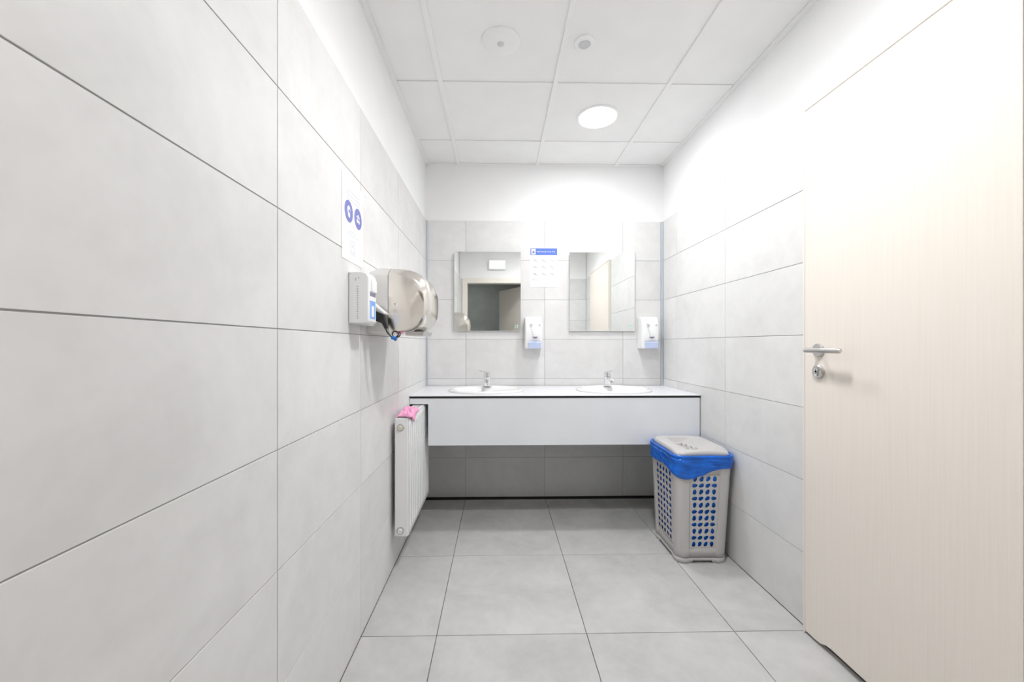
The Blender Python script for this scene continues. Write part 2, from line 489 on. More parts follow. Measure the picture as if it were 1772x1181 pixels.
ry, rz = DOORY1 - .080, 1.139
v, f = lathe(LF, ry, [(.026, 0), (.026, -.006), (.024, -.009), (.010, -.009)], axis='x', n=32, z0=rz)
build('handle_rose', v, f, 'steel', leaf, smooth=True)
pth = smooth_path([(LF - .004, ry, rz), (LF - .035, ry, rz), (LF - .052, ry, rz)], 4)
v1 = tube(pth, .009, 14)
v2 = tube([(LF - .052, ry + .004, rz), (LF - .052, ry + .002, rz), (LF - .052, ry - .06, rz), (LF - .052, ry - .150, rz), (LF - .052, ry - .155, rz)], .0095, 16, taper=[.006, .0095, .0095, .0095, .006])
build('lever', *merge(v1, v2), 'steel', leaf, smooth=True, angle=50)
kz = 1.056
v, f = lathe(LF, ry, [(.026, 0), (.026, -.007), (.023, -.010), (.001, -.010)], axis='x', n=32, z0=kz)
build('lock_rose', v, f, 'steel', leaf, smooth=True)
v1 = lathe(LF - .010, ry, [(.0085, 0), (.0085, -.004), (.001, -.004)], axis='x', n=20, z0=kz + .006)
v2 = boxg(LF - .014, LF - .010, ry - .005, ry + .005, kz - .017, kz + .004)
cy = build('lock_cylinder', *merge(v1, v2), 'chrome', leaf, smooth=True)
box('key_slot', LF - .0146, LF - .0138, ry - .0012, ry + .0012, kz - .008, kz + .011, 'dark', leaf)

# ------------------------------------------------------------------ vanity counter
ZC = .845; YC = 2.455
ct = thing('vanity_counter', 'white wall-to-wall vanity counter with deep pale front panel', 'counter', (.36, 2.75, .54))
def ring_cell(x0, x1, y0, y1, angs, hole):
    """points on the rectangle boundary and on the hole at the same angles about the rectangle's hole centre"""
    return None
BAS = [(-.082, 2.715), (.792, 2.715)]
BA, BB = .255, .212
def slab_cell(x0, x1, y0, y1, cx, cy, a, b, z0, z1):
    angs = [2 * PI * k / 40 for k in range(40)] + [math.atan2(yy - cy, xx - cx) % (2 * PI) for xx in (x0, x1) for yy in (y0, y1)]
    angs = sorted(set(round(q, 6) for q in angs))
    O, H = [], []
    for q in angs:
        c, s = math.cos(q), math.sin(q)
        tx = ((x1 - cx) / c if c > 1e-9 else ((x0 - cx) / c if c < -1e-9 else 1e9)); ty = ((y1 - cy) / s if s > 1e-9 else ((y0 - cy) / s if s < -1e-9 else 1e9))
        t = min(tx, ty); O.append((cx + t * c, cy + t * s))
        r = 1 / math.sqrt((c / a) ** 2 + (s / b) ** 2); H.append((cx + r * c, cy + r * s))
    n = len(angs)
    V = [(p[0], p[1], z1) for p in O] + [(p[0], p[1], z1) for p in H] + [(p[0], p[1], z0) for p in O] + [(p[0], p[1], z0) for p in H]
    F = []
    for k in range(n):
        j = (k + 1) % n
        F += [(k, j, n + j, n + k), (2 * n + k, 3 * n + k, 3 * n + j, 2 * n + j), (n + k, n + j, 3 * n + j, 3 * n + k), (k, 2 * n + k, 2 * n + j, j)]
    return V, F
v, f = merge(slab_cell(XL + .001, .355, YC, YB - .011, *BAS[0], BA * .93, BB * .93, ZC - .004, ZC), slab_cell(.355, XR - .001, YC, YB - .011, *BAS[1], BA * .93, BB * .93, ZC - .004, ZC))
build('worktop', v, f, 'laminate', ct)
v, f = merge(slab_cell(XL + .001, .355, YC + .001, YB - .011, *BAS[0], BA * .93, BB * .93, ZC - .0165, ZC - .0045), slab_cell(.355, XR - .001, YC + .001, YB - .011, *BAS[1], BA * .93, BB * .93, ZC - .0165, ZC - .0045))
tag(build('core_edge', v, f, 'dark', ct), 'dark core edge line of the worktop')
# front panel: L-shaped, narrow over the radiator
AX = -.430
pf = [(XL + .002, ZC - .017), (XR - .006, ZC - .017), (XR - .006, .538), (AX, .538), (AX, ZC - .052), (XL + .002, ZC - .052)]
rings = [[(p[0], y, p[1]) for p in pf] for y in (YC + .002, YC + .020)]
v, f = loft(rings, cap0=False, cap1=False)
v6 = len(pf)
f += [(0, 1, 4, 5), (1, 2, 3, 4), (6, 11, 10, 7), (7, 10, 9, 8)]
build('front_panel', v, f, 'apron', ct)
box('side_panel', AX, AX + .018, YC + .021, YB - .012, .545, ZC - .017, 'apron', ct)
for x in (.30, 1.20):
    box('bracket', x, x + .03, YC + .05, YB - .001, .70, ZC - .017, 'steel', ct)

# ------------------------------------------------------------------ wash basins and taps
def basin(cx, cy, label):
    t = thing('washbasin', label, 'washbasin', (cx, cy, ZC), 'oval inset washbasins')
    prof = [(.990, .0005), (1.0, .006), (.985, .013), (.955, .016), (.91, .015), (.87, .011), (.83, .000), (.80, -.02), (.74, -.065), (.62, -.105), (.42, -.130), (.18, -.140), (.10, -.142)]
    under = [(.10, -.150), (.20, -.149), (.44, -.139), (.64, -.114), (.765, -.07), (.82, -.02), (.86, .0003), (.99, .0003)]
    N = 56; rings = []
    for s, z in prof + under:
        off = .012 if s < .9 and s > 0 else 0
        rings.append([(cx + BA * s * math.cos(2 * PI * k / N), cy + BB * s * math.sin(2 * PI * k / N) - off * (1 - s) * 2.0 - (.016 if s < .84 else 0) * (1 if z > -.2 else 0), ZC + z) for k in range(N)])
    v, f = loft(rings, cap0=False, cap1=False)
    m = len(rings); f += [((m - 1) * N + k, (m - 1) * N + (k + 1) % N, (k + 1) % N, k) for k in range(N)]
    build('bowl', v, f, 'ceramic', t, smooth=True, angle=60)
    yd = cy - .016 - .0216
    v, f = lathe(cx, yd, [(.026, -.146), (.030, -.138), (.024, -.136), (.010, -.139), (.001, -.139)], n=24, z0=ZC)
    build('drain', v, f, 'chrome', t, smooth=True)
    v1 = lathe(cx, yd, [(.020, -.152), (.020, -.20), (.033, -.205), (.033, -.27), (.030, -.312), (.014, -.320), (.001, -.321)], n=24, z0=ZC)
    v2 = tube(smooth_path([(cx, yd, ZC - .235), (cx, yd + .10, ZC - .235), (cx, YB - .002, ZC - .235)], 3), .016, 12)
    build('drain_trap', *merge(v1, v2), 'chrome', t, smooth=True)

def faucet(cx, cy, turn, label):
    t = thing('faucet', label, 'faucet', (cx, cy, ZC + .016), 'chrome basin mixers')
    z = ZC + .0155
    v, f = lathe(cx, cy, [(.030, 0), (.030, .004), (.0255, .008), (.0245, .05), (.0255, .062), (.023, .066), (.001, .066)], n=24, z0=z)
    body = build('body', v, f, 'chrome', t, smooth=True)
    pth = smooth_path([(cx, cy - .008, z + .040), (cx, cy - .05, z + .052), (cx, cy - .095, z + .055), (cx, cy - .112, z + .048)], 5)
    n = len(pth)
    build('spout', *tube(pth, .013, 14, taper=[.016 - .004 * k / n for k in range(n)]), 'chrome', t, smooth=True)
    v, f = lathe(cx, cy - .103, [(.011, 0), (.011, -.014), (.0085, -.015), (.001, -.015)], n=18, z0=z + .047)
    build('aerator', v, f, 'steel', t, smooth=True)
    v1 = lathe(cx, cy, [(.021, .0665), (.0245, .070), (.0245, .096), (.019, .102), (.001, .104)], n=24, z0=z)
    a = turn
    rings = []
    for s, wd, h, zz in ((.0, .014, .005, .098), (.03, .013, .005, .104), (.050, .010, .004, .109), (.064, .008, .003, .112)):
        px, py = cx + s * math.cos(a), cy + s * math.sin(a); qx, qy = -math.sin(a) * wd, math.cos(a) * wd
        rings.append([(px + qx, py + qy, z + zz - h), (px - qx, py - qy, z + zz - h), (px - qx, py - qy, z + zz + h), (px + qx, py + qy, z + zz + h)])
    build('lever', *merge(v1, loft(rings)), 'chrome', t, smooth=True)

basin(*BAS[0], 'white oval washbasin set in the counter nearer the radiator')
basin(*BAS[1], 'white oval washbasin set in the counter nearer the waste basket')
faucet(-.080, 2.880, math.radians(205), 'chrome basin tap below the left mirror, lever turned aside')
faucet(.795, 2.880, math.radians(-82), 'chrome basin tap below the right mirror, spout facing forward')

# ------------------------------------------------------------------ mirrors
def mirror(x0, x1, z0, z1, label):
    t = thing('wall_mirror', label, 'mirror', ((x0 + x1) / 2, YB, z0), 'frameless wall mirrors')
    g = box('glass', x0, x1, YB - .0190, YB - .0145, z0, z1, 'mirror', t, bevel=.0015)
    box('backing', x0 + .012, x1 - .012, YB - .0144, YB - .0006, z0 + .012, z1 - .012, 'grout', t)
    sx, sz = x1 - .045, z0 + .022
    V, F = merge(boxg(sx, sx + .022, YB - .0194, YB - .0191, sz, sz + .005), boxg(sx, sx + .022, YB - .0194, YB - .0191, sz + .018, sz + .023),
                 boxg(sx, sx + .005, YB - .0194, YB - .0191, sz + .005, sz + .018), boxg(sx + .017, sx + .022, YB - .0194, YB - .0191, sz + .005, sz + .018))
    tag(build('sticker', V, F, 'green_mark', t), 'small green square sticker in the corner')
mirror(-.331, .172, 1.262, 1.862, 'frameless mirror above the left basin, reflecting the dark doorway')
mirror(.541, 1.041, 1.262, 1.862, 'frameless mirror above the right basin, reflecting the pale door')

# ------------------------------------------------------------------ soap dispensers
def soap(x0, label, window):
    t = thing('soap_dispenser', label, 'dispenser', (x0 + .063, YB, 1.125), 'white soap dispensers')
    z0, z1, w_ = 1.125, 1.366, .126
    # side profile (distance from wall, height), extruded across with rounded edges
    pr = [(.004, z0 + .004), (.092, z0 + .004), (.100, z0 + .012), (.108, z0 + .075), (.112, z0 + .12), (.108, z0 + .185), (.092, z1 - .015), (.075, z1 - .003), (.060, z1), (.004, z1)]
    rings = []
    for u, ins in ((0, .010), (.003, .004), (.010, 0), (w_ - .010, 0), (w_ - .003, .004), (w_, .010)):
        ring = []
        for d, z in pr:
            dd = d if d < .01 else d - ins
            zz = min(max(z, z0 + ins * .8), z1 - ins * .8)
            ring.append((x0 + u, YB - .0006 - dd, zz))
        rings.append(ring)
    build('housing', *loft(rings), 'white_plastic', t, smooth=True, angle=28)
    c = x0 + w_ / 2 + .008
    v, f = loft([[(c - .046, YB - .103, z0 + .006), (c + .046, YB - .103, z0 + .006), (c + .048, YB - .111, z0 + .058), (c - .048, YB - .111, z0 + .058)],
                 [(c - .044, YB - .113, z0 + .010), (c + .044, YB - .113, z0 + .010), (c + .046, YB - .121, z0 + .050), (c - .046, YB - .121, z0 + .050)]])
    pb = tag(build('push_bar', v, f, 'pale_blue', t), 'pale blue push bar')
    box('seam', c - .048, c + .048, YB - .1135, YB - .111, z0 + .0585, z0 + .0605, 'violet', t)
    # sight window shaped like a drop-shouldered chevron
    V = [(c - .022, YB - .1165, z0 + .092), (c + .022, YB - .1165, z0 + .092), (c + .010, YB - .1155, z0 + .082), (c, YB - .115, z0 + .078), (c - .010, YB - .1155, z0 + .082)]
    build('sight_window', *loft([V, [(p[0], p[1] + .004, p[2]) for p in V]]), 'violet', t)
    # printed maker's marks
    k1 = [boxg(c - .040 + .001 * q, c - .040 + .001 * q + .010, YB - .1135, YB - .106, z0 + .178 + .006 * (q % 2), z0 + .182 + .006 * (q % 2)) for q in (3, 12)]
    k1.append(boxg(c - .044, c - .016, YB - .1125, YB - .106, z0 + .170, z0 + .1725))
    build('printed_mark', *merge(*k1), 'grey_print', t)
    v, f = lathe(c + .034, YB - .1035, [(.006, 0), (.006, -.010), (.003, -.0105), (.001, -.0105)], axis='y', n=14, z0=z0 + .178)
    build('lock_button', v, f, 'grey_print', t, smooth=True)
    ks = [boxg(c - .030 + .005 * q - .003, c - .030 + .005 * q + .003, YB - .1145, YB - .110, z0 + .156 - .017 * q, z0 + .163 - .017 * q) for q in range(4)]
    build('printed_symbols', *merge(*ks), 'grey_print', t)
soap(.200, 'white soap dispenser between the two mirrors, under the notice', True)
soap(1.064, 'white soap dispenser right of the right mirror, by the corner', False)

# ------------------------------------------------------------------ hand-wash notice on the back wall
nx0, nx1, nz0, nz1 = .243, .453, 1.598, 1.897
t = thing('wall_notice', 'white paper notice with blue heading between the mirrors', 'notice', ((nx0 + nx1) / 2, YB, nz0))
box('sheet', nx0, nx1, YB - .0016, YB - .0006, nz0, nz1, 'paper', t)
Y1 = YB - .0017
hd = box('heading_band', nx0 + .003, nx1 - .003, Y1 - .0004, Y1, nz1 - .056, nz1 - .004, 'blue_print', t)
Y2 = Y1 - .0005
box('heading_icon', nx0 + .010, nx0 + .042, Y2 - .0003, Y2, nz1 - .051, nz1 - .009, 'paper', hd)
V = [(nx0 + .016, Y2 - .0004, nz1 - .042), (nx0 + .037, Y2 - .0004, nz1 - .042), (nx0 + .033, Y2 - .0004, nz1 - .030), (nx0 + .025, Y2 - .0004, nz1 - .018), (nx0 + .020, Y2 - .0004, nz1 - .028)]
build('icon_figure', *loft([V, [(p[0], p[1] - .0003, p[2]) for p in V]]), 'violet', hd)
text_mesh('heading_text', 'INSTRUKCJA MYCIA RĄK', .0125, 'paper', hd, (nx0 + .052, Y2 - .0002, nz1 - .034))
for r in range(3):
    for c in range(3):
        x, z = nx0 + .040 + .065 * c, nz1 - .095 - .052 * r
        v, f = merge(boxg(x - .018, x + .006, Y1 - .0003, Y1, z - .006, z + .008), boxg(x - .004, x + .018, Y1 - .0003, Y1, z - .012, z - .003), boxg(x - .020, x + .018, Y1 - .0003, Y1, z - .021, z - .019))
        build('hand_drawing', v, f, 'faint_print', t)
for x0, x1, z in ((.012, .036, .238), (.010, .052, .246), (.012, .068, .255)):
    box('text_line', nx0 + x0 + .004, nx0 + x1 + .004, Y1 - .0003, Y1, nz1 - z, nz1 - z + .0022, 'grey_print', t)
for x0, x1, z in ((.150, .184, .281), (.146, .186, .287)):
    box('text_line', nx0 + x0, nx0 + x1, Y1 - .0003, Y1, nz1 - z, nz1 - z + .0014, 'grey_print', t)

# ------------------------------------------------------------------ safety poster on the left wall
py0, py1, pz0, pz1 = 1.398, 1.612, 1.466, 1.768
t = thing('safety_poster', 'white poster with two blue round pictograms on the left wall', 'poster', (XL, (py0 + py1) / 2, pz0))
box('sheet', XL + .0006, XL + .0016, py0, py1, pz0, pz1, 'paper', t)
PX = XL + .0017
def disc(name, y, z, r, mat, parent, x=PX, n=28, th=.0004, sq=1.0):
    v, f = lathe(x, y, [(r, 0), (r, th), (.0005, th)], axis='x', n=n, z0=z)
    return build(name, v, f, mat, parent)
for q, (a, b) in enumerate(((.055, .165), (.035, .180), (.045, .172))):
    box('text_line', PX, PX + .0003, py0 + a, py0 + b, pz1 - .046 - .015 * q, pz1 - .042 - .015 * q, 'faint_print', t)
dA = disc('pictogram', py0 + .062, pz1 - .122, .040, 'navy_print', t)
dB = disc('pictogram', py0 + .158, pz1 - .122, .040, 'navy_print', t)
# head in profile with hair cap / pair of hands under drops
def outline(name, pts, mat, parent, x):
    V = [(x, p[0], p[1]) for p in pts]
    build(name, *loft([V, [(p[0] + .0003, p[1], p[2]) for p in V]]), mat, parent)
ya, za = py0 + .062, pz1 - .122
outline('head_symbol', [(ya + .78 * (p - ya), za + .78 * (q - za)) for p, q in [(ya - .014, za - .012), (ya - .008, za - .026), (ya + .014, za - .028), (ya + .012, za - .010), (ya + .018, za + .006), (ya + .012, za + .022), (ya - .004, za + .027), (ya - .018, za + .016), (ya - .020, za + .002)]], 'paper', dA, PX + .0005)
outline('mask_symbol', [(ya + .78 * (p - ya), za + .78 * (q - za)) for p, q in [(ya - .004, za - .006), (ya + .012, za - .006), (ya + .012, za + .006), (ya + .002, za + .012), (ya - .006, za + .004)]], 'navy_print', dA, PX + .0009)
yb = py0 + .158
for k, (oy, oz, r) in enumerate(((-.012, -.010, .011), (.010, -.012, .011), (-.002, .012, .010), (.014, .008, .006), (-.018, .008, .005))):
    disc('hand_symbol', yb + .8 * oy, za + .8 * oz, .72 * r, 'paper', dB, x=PX + .0005, n=14, th=.0003)
for q, (a, b) in enumerate(((.070, .135), (.050, .160))):
    box('text_line', PX, PX + .0003, py0 + a, py0 + b, pz1 - .192 - .012 * q, pz1 - .189 - .012 * q, 'faint_print', t)
for (a, b, c, d) in ((.080, .084, .222, .262), (.120, .124, .222, .262), (.084, .120, .222, .225), (.080, .130, .262, .266), (.080, .130, .270, .273), (.096, .106, .236, .246)):
    box('line_drawing', PX, PX + .0003, py0 + a, py0 + b, pz1 - d, pz1 - c, 'faint_print', t)

# ------------------------------------------------------------------ sanitiser dispenser on the left wall
SY0, SY1, SX = 1.458, 1.545, -.470
sz0, sz1 = 1.238, 1.428
t = thing('sanitizer_dispenser', 'white sanitizer dispenser box with blue label on the left wall', 'dispenser', (XL, 1.5, sz0))
def rrect(x0, x1, z0, z1, rtl, rtr, rbr, rbl, n=6):
    pts = []
    for cx, cz, r, a0 in ((x1 - rtr, z1 - rtr, rtr, 0), (x0 + rtl, z1 - rtl, rtl, 90), (x0 + rbl, z0 + rbl, rbl, 180), (x1 - rbr, z0 + rbr, rbr, 270)):
        for k in range(n + 1):
            a = math.radians(a0 + 90 * k / n); pts.append((cx + r * math.cos(a), cz + r * math.sin(a)))
    return pts
def side_plate(x0, x1, z0, z1, y0, y1, radii, bv=.004):
    base = rrect(x0, x1, z0, z1, *radii); ins = rrect(x0 + bv, x1 - bv, z0 + bv, z1 - bv, *[max(.001, r - bv) for r in radii])
    return loft([[(p[0], y0, p[1]) for p in ins], [(p[0], y0 + bv, p[1]) for p in base], [(p[0], y1 - bv, p[1]) for p in base], [(p[0], y1, p[1]) for p in ins]])
hb = build('housing', *side_plate(XL + .0006, SX, sz0, sz1, SY0, SY1, (.004, .024, .012, .004)), 'white_plastic', t, smooth=True, angle=30)
build('push_lever', *side_plate(SX - .010, SX + .006, 1.352, 1.405, SY0 + .022, SY1 - .010, (.004, .008, .008, .004), .003), 'white_plastic', t, smooth=True, angle=30)
box('label_sticker', SX - .0002, SX + .0006, SY0 + .012, SY1 - .012, sz0 + .018, sz0 + .085, 'sky_print', t)
box('label_figure', SX + .0007, SX + .0010, SY0 + .030, SY1 - .030, sz0 + .026, sz0 + .066, 'paper', t)
box('level_slot', SX - .0002, SX + .0008, SY0 + .012, SY1 - .010, sz0 + .102, sz0 + .118, 'violet', t)
v, f = lathe(XL + .006, SY0 + .002, [(.0028, 0), (.0028, -.003), (.0005, -.003)], axis='y', n=12, z0=sz1 - .009)
build('screw', v, f, 'steel', t)
gl = []
for k in range(15):
    wd = .0055 if k < 3 else random.choice((.004, .005, .0055, .006))
    zz = sz1 - .056 - k * .0082
    gl.append(boxg(XL + .034 - wd / 2, XL + .034 + wd / 2, SY0 - .0003, SY0 + .0002, zz - .0024, zz + .0012))
    if k % 3 == 1: gl.append(boxg(XL + .034 - wd / 2, XL + .034 - wd / 2 + .0015, SY0 - .0003, SY0 + .0002, zz - .005, zz - .0024))
build('printed_lettering', *merge(*gl), 'grey_print', t)
build('printed_logo', *merge(boxg(XL + .026, XL + .028, SY0 - .0003, SY0 + .0002, sz1 - .036, sz1 - .026), boxg(XL + .0245, XL + .030, SY0 - .0003, SY0 + .0002, sz1 - .029, sz1 - .026), boxg(XL + .036, XL + .040, SY0 - .0003, SY0 + .0002, sz1 - .027, sz1 - .022)), 'grey_print', t)

# ------------------------------------------------------------------ steel hand dryer
hd_y = [1.660, 1.668, 1.705, 1.745, 1.900, 1.940, 1.977, 1.985]
top_ = [1.447, 1.458, 1.482, 1.490, 1.490, 1.482, 1.458, 1.447]
bot_ = [1.214, 1.208, 1.203, 1.202, 1.202, 1.203, 1.208, 1.214]
xm_ = [-.308, -.302, -.290, -.286, -.286, -.290, -.302, -.308]
XBK = -.455
t = thing('hand_dryer', 'large rounded stainless steel hand dryer on the left wall', 'hand dryer', (XL, 1.82, 1.2))
rings = []
for y, zt, zb, xm in zip(hd_y, top_, bot_, xm_):
    ring = []; zc = zb + (zt - zb) * .50; N = 26
    for k in range(N + 1):
        a = PI / 2 - PI * k / N; c, s = math.cos(a), math.sin(a)
        p = 2 / 2.6
        X = XBK + (xm - XBK) * (abs(c) ** p); Z = zc + (zt - zb) / 2 * (1 if s > 0 else -1) * (abs(s) ** p)
        ring.append((X, y, Z))
    rings.append(ring)
build('cover', *loft(rings), 'brushed', t, smooth=True, angle=50)
rings = []
for y, zt, zb in zip(hd_y, top_, bot_):
    rings.append([(XL + .0006, y, zb), (XBK - .002, y, zb), (XBK - .002, y, zt), (-.50, y, zt + (.004)), (XL + .0006, y, zt - .012)])
build('back_housing', *loft(rings), 'brushed_light', t, smooth=True, angle=25)
v, f = loft([[(-.40, 1.71, 1.216), (-.318, 1.71, 1.216), (-.318, 1.93, 1.216), (-.40, 1.93, 1.216)], [(-.395, 1.715, 1.199), (-.323, 1.715, 1.199), (-.323, 1.925, 1.199), (-.395, 1.925, 1.199)]])
build('air_outlet', v, f, 'steel', t)
v, f = lathe(-.43, 1.660, [(.005, 0.001), (.005, -.002), (.002, -.003), (.0005, -.003)], axis='y', n=14, z0=1.33)
build('screw', v, f, 'chrome', t)
tag(box('indicator', -.425, -.395, 1.663, 1.666, 1.2045, 1.2125, 'pink', t), 'small red mark at the bottom edge')

# wall socket and the dryer's cord
t = thing('wall_socket', 'white surface socket with flip cover beside the hand dryer', 'socket', (XL, 1.60, 1.25))
box('housing', XL + .0006, XL + .050, 1.567, 1.640, 1.235, 1.318, 'white_plastic', t, bevel=.006, seg=2)
V = [(XL + .045, 1.57, 1.322), (XL + .098, 1.572, 1.280), (XL + .100, 1.572, 1.284), (XL + .048, 1.57, 1.328)]
build('flip_cover', *loft([V, [(p[0], 1.637, p[2]) for p in V]]), 'white_plastic', t)
t = thing('power_cord', 'black plug and cord with blue tie hanging beside the hand dryer', 'cord', (-.47, 1.60, 1.25))
v, f = loft([[(-.494, 1.588, 1.258), (-.494, 1.618, 1.258), (-.494, 1.618, 1.297), (-.494, 1.588, 1.297)], [(-.462, 1.588, 1.245), (-.462, 1.618, 1.245), (-.456, 1.618, 1.280), (-.456, 1.588, 1.280)],
             [(-.458, 1.594, 1.235), (-.458, 1.612, 1.235), (-.446, 1.612, 1.243), (-.446, 1.594, 1.243)], [(-.452, 1.597, 1.222), (-.452, 1.609, 1.222), (-.443, 1.609, 1.226), (-.443, 1.597, 1.226)]])
build('plug', v, f, 'black_plastic', t)
pts = [(-.450, 1.602, 1.232), (-.446, 1.602, 1.214), (-.436, 1.605, 1.200), (-.424, 1.610, 1.189), (-.412, 1.612, 1.190), (-.402, 1.614, 1.202), (-.408, 1.615, 1.213), (-.420, 1.615, 1.213), (-.427, 1.615, 1.203), (-.422, 1.614, 1.190), (-.416, 1.612, 1.181), (-.413, 1.610, 1.176)]
build('cable', *tube(smooth_path(pts, 6), .0028, 10), 'black_plastic', t, smooth=True)
pts = [(-.412, 1.608, 1.190), (-.400, 1.610, 1.192), (-.394, 1.612, 1.203), (-.400, 1.613, 1.214)]
build('cable', *tube(smooth_path(pts, 6), .0026, 10), 'black_plastic', t, smooth=True)
build('cable_tie', *tube(smooth_path([(-.428, 1.611, 1.190), (-.418, 1.611, 1.186), (-.408, 1.610, 1.183)], 4), .0078, 10), 'tie', t, smooth=True)

# ------------------------------------------------------------------ radiator
RX0, RX1, RY0, RY1, RZ0, RZ1 = -.522, -.452, 2.025, 2.600, .188, .786
t = thing('radiator', 'white ribbed panel radiator on the left wall under the counter', 'radiator', (XL, (RY0 + RY1) / 2, RZ0))
# ribbed front panel: columns of channels with flat margins top and bottom
ys = []
nrib = 12; y = RY0 + .006; pitch = (RY1 - RY0 - .012) / nrib
colm = []
for k in range(nrib):
    a = RY0 + .006 + pitch * k
    colm += [(a, 0), (a + pitch * .52, 0), (a + pitch * .62, 1), (a + pitch * .90, 1)]
colm.append((RY1 - .006, 0))
zr = [(RZ0, 1, 0), (RZ0 + .006, 0, 0), (RZ0 + .030, 0, 0), (RZ0 + .046, 0, 1), (RZ1 - .060, 0, 1), (RZ1 - .044, 0, 0), (RZ1 - .012, 0, 0), (RZ1 - .004, 1, 0)]
rings = []
for z, edge, dep in zr:
    rings.append([(RX1 - (.006 if edge else 0) - (.013 * d if dep else 0), yy, z) for yy, d in colm])
v, f = loft(rings, cap0=False, cap1=False, closed=False)
m = len(v); v2 = [(RX1 - .020, p[1], p[2]) for p in v]; v3 = list(v) + v2
f3 = list(f) + [tuple(q + m for q in fc)[::-1] for fc in f]
nc = len(colm); nr = len(rings)
for i in range(nr - 1):
    f3 += [(i * nc, (i + 1) * nc, m + (i + 1) * nc, m + i * nc), (i * nc + nc - 1, (i + 1) * nc + nc - 1, m + (i + 1) * nc + nc - 1, m + i * nc + nc - 1)]
for k in range(nc - 1):
    f3 += [(k, k + 1, m + k + 1, m + k), ((nr - 1) * nc + k, (nr - 1) * nc + k + 1, m + (nr - 1) * nc + k + 1, m + (nr - 1) * nc + k)]
build('front_panel', v3, f3, 'radiator', t, smooth=True, angle=50)
box('back_panel', RX0, RX0 + .012, RY0 + .006, RY1 - .006, RZ0, RZ1 - .004, 'radiator', t, bevel=.002)
for y0, y1 in ((RY0, RY0 + .005), (RY1 - .005, RY1)):
    box('side_cover', RX0 - .001, RX1 - .005, y0, y1, RZ0, RZ1, 'radiator', t, bevel=.0022)
# top grille: two rails with slats between
box('grille_rail', RX0, RX0 + .010, RY0 + .006, RY1 - .006, RZ1 - .003, RZ1 + .001, 'radiator', t)
box('grille_rail', RX1 - .014, RX1 - .004, RY0 + .006, RY1 - .006, RZ1 - .003, RZ1 + .001, 'radiator', t)
for k in range(24):
    y = RY0 + .012 + k * (RY1 - RY0 - .03) / 23
    box('grille_slat', RX0 + .0105, RX1 - .0145, y, y + .010, RZ1 - .003, RZ1 + .0005, 'radiator', t)
cx = (RX0 + RX1) / 2 - .004
for zc, mt in ((RZ1 - .047, 'cream'), (RZ0 + .030, 'white_plastic')):
    v, f = lathe(cx - .004, RY0 + .001, [(.0180, 0), (.0180, -.003), (.0155, -.004), (.0145, -.001), (.001, -.001)], axis='y', n=24, z0=zc)
    pl = build('plug_collar', v, f, 'steel', t, smooth=True)
    v, f = lathe(cx - .004, RY0 - .0005, [(.0130, 0), (.0130, -.007), (.011, -.009), (.004, -.0095), (.0035, -.005), (.0005, -.005)], axis='y', n=24, z0=zc)
    build('plug', v, f, mt, pl, smooth=True)
for y in (RY0 + .12, RY1 - .12):
    box('wall_bracket', XL + .0006, RX0 - .0006, y, y + .03, .42, .70, 'radiator', t)

# pink cloth draped over the grille
cl = []
NU, NV = 22, 40
for j in range(NV + 1):
    for i in range(NU + 1):
        u, vv = i / NU, j / NV
        x = RX0 + .004 + u * (RX1 - RX0 + .006)
        y = RY0 + .008 + vv * .215 + .010 * math.sin(u * 5)
        ed = min(1, 8 * min(u, 1 - u, vv + .02, 1 - vv + .02))
        z = RZ1 + .003 + ed * (.010 + .012 * abs(noise.noise(Vector((u * 2.6 + 3.1, vv * 4.2, .3)))) + .010 * (noise.noise(Vector((u * 6, vv * 9, 1.7))) + .3)
                               + .014 * math.exp(-((vv - .62) / .22) ** 2))
        z = max(z, RZ1 + .0025)
        if u > .86 and .12 < vv < .62:        # corner hanging over the front
            x = RX1 + .004 + (u - .86) * .03
            z = RZ1 + .012 - (u - .86) * .30 * math.sin(PI * (vv - .12) / .5)
        cl.append((x, y, z))
F = []
for j in range(NV):
    for i in range(NU):
        a = j * (NU + 1) + i; F.append((a, a + 1, a + NU + 2, a + NU + 1))
c = build('cleaning_cloth', cl, F, 'pink', None, smooth=True, angle=80)
md = c.modifiers.new('thickness', 'SOLIDIFY'); md.thickness = .003; md.offset = 1
tag(c, 'crumpled pink cloth lying on top of the radiator', 'cloth')

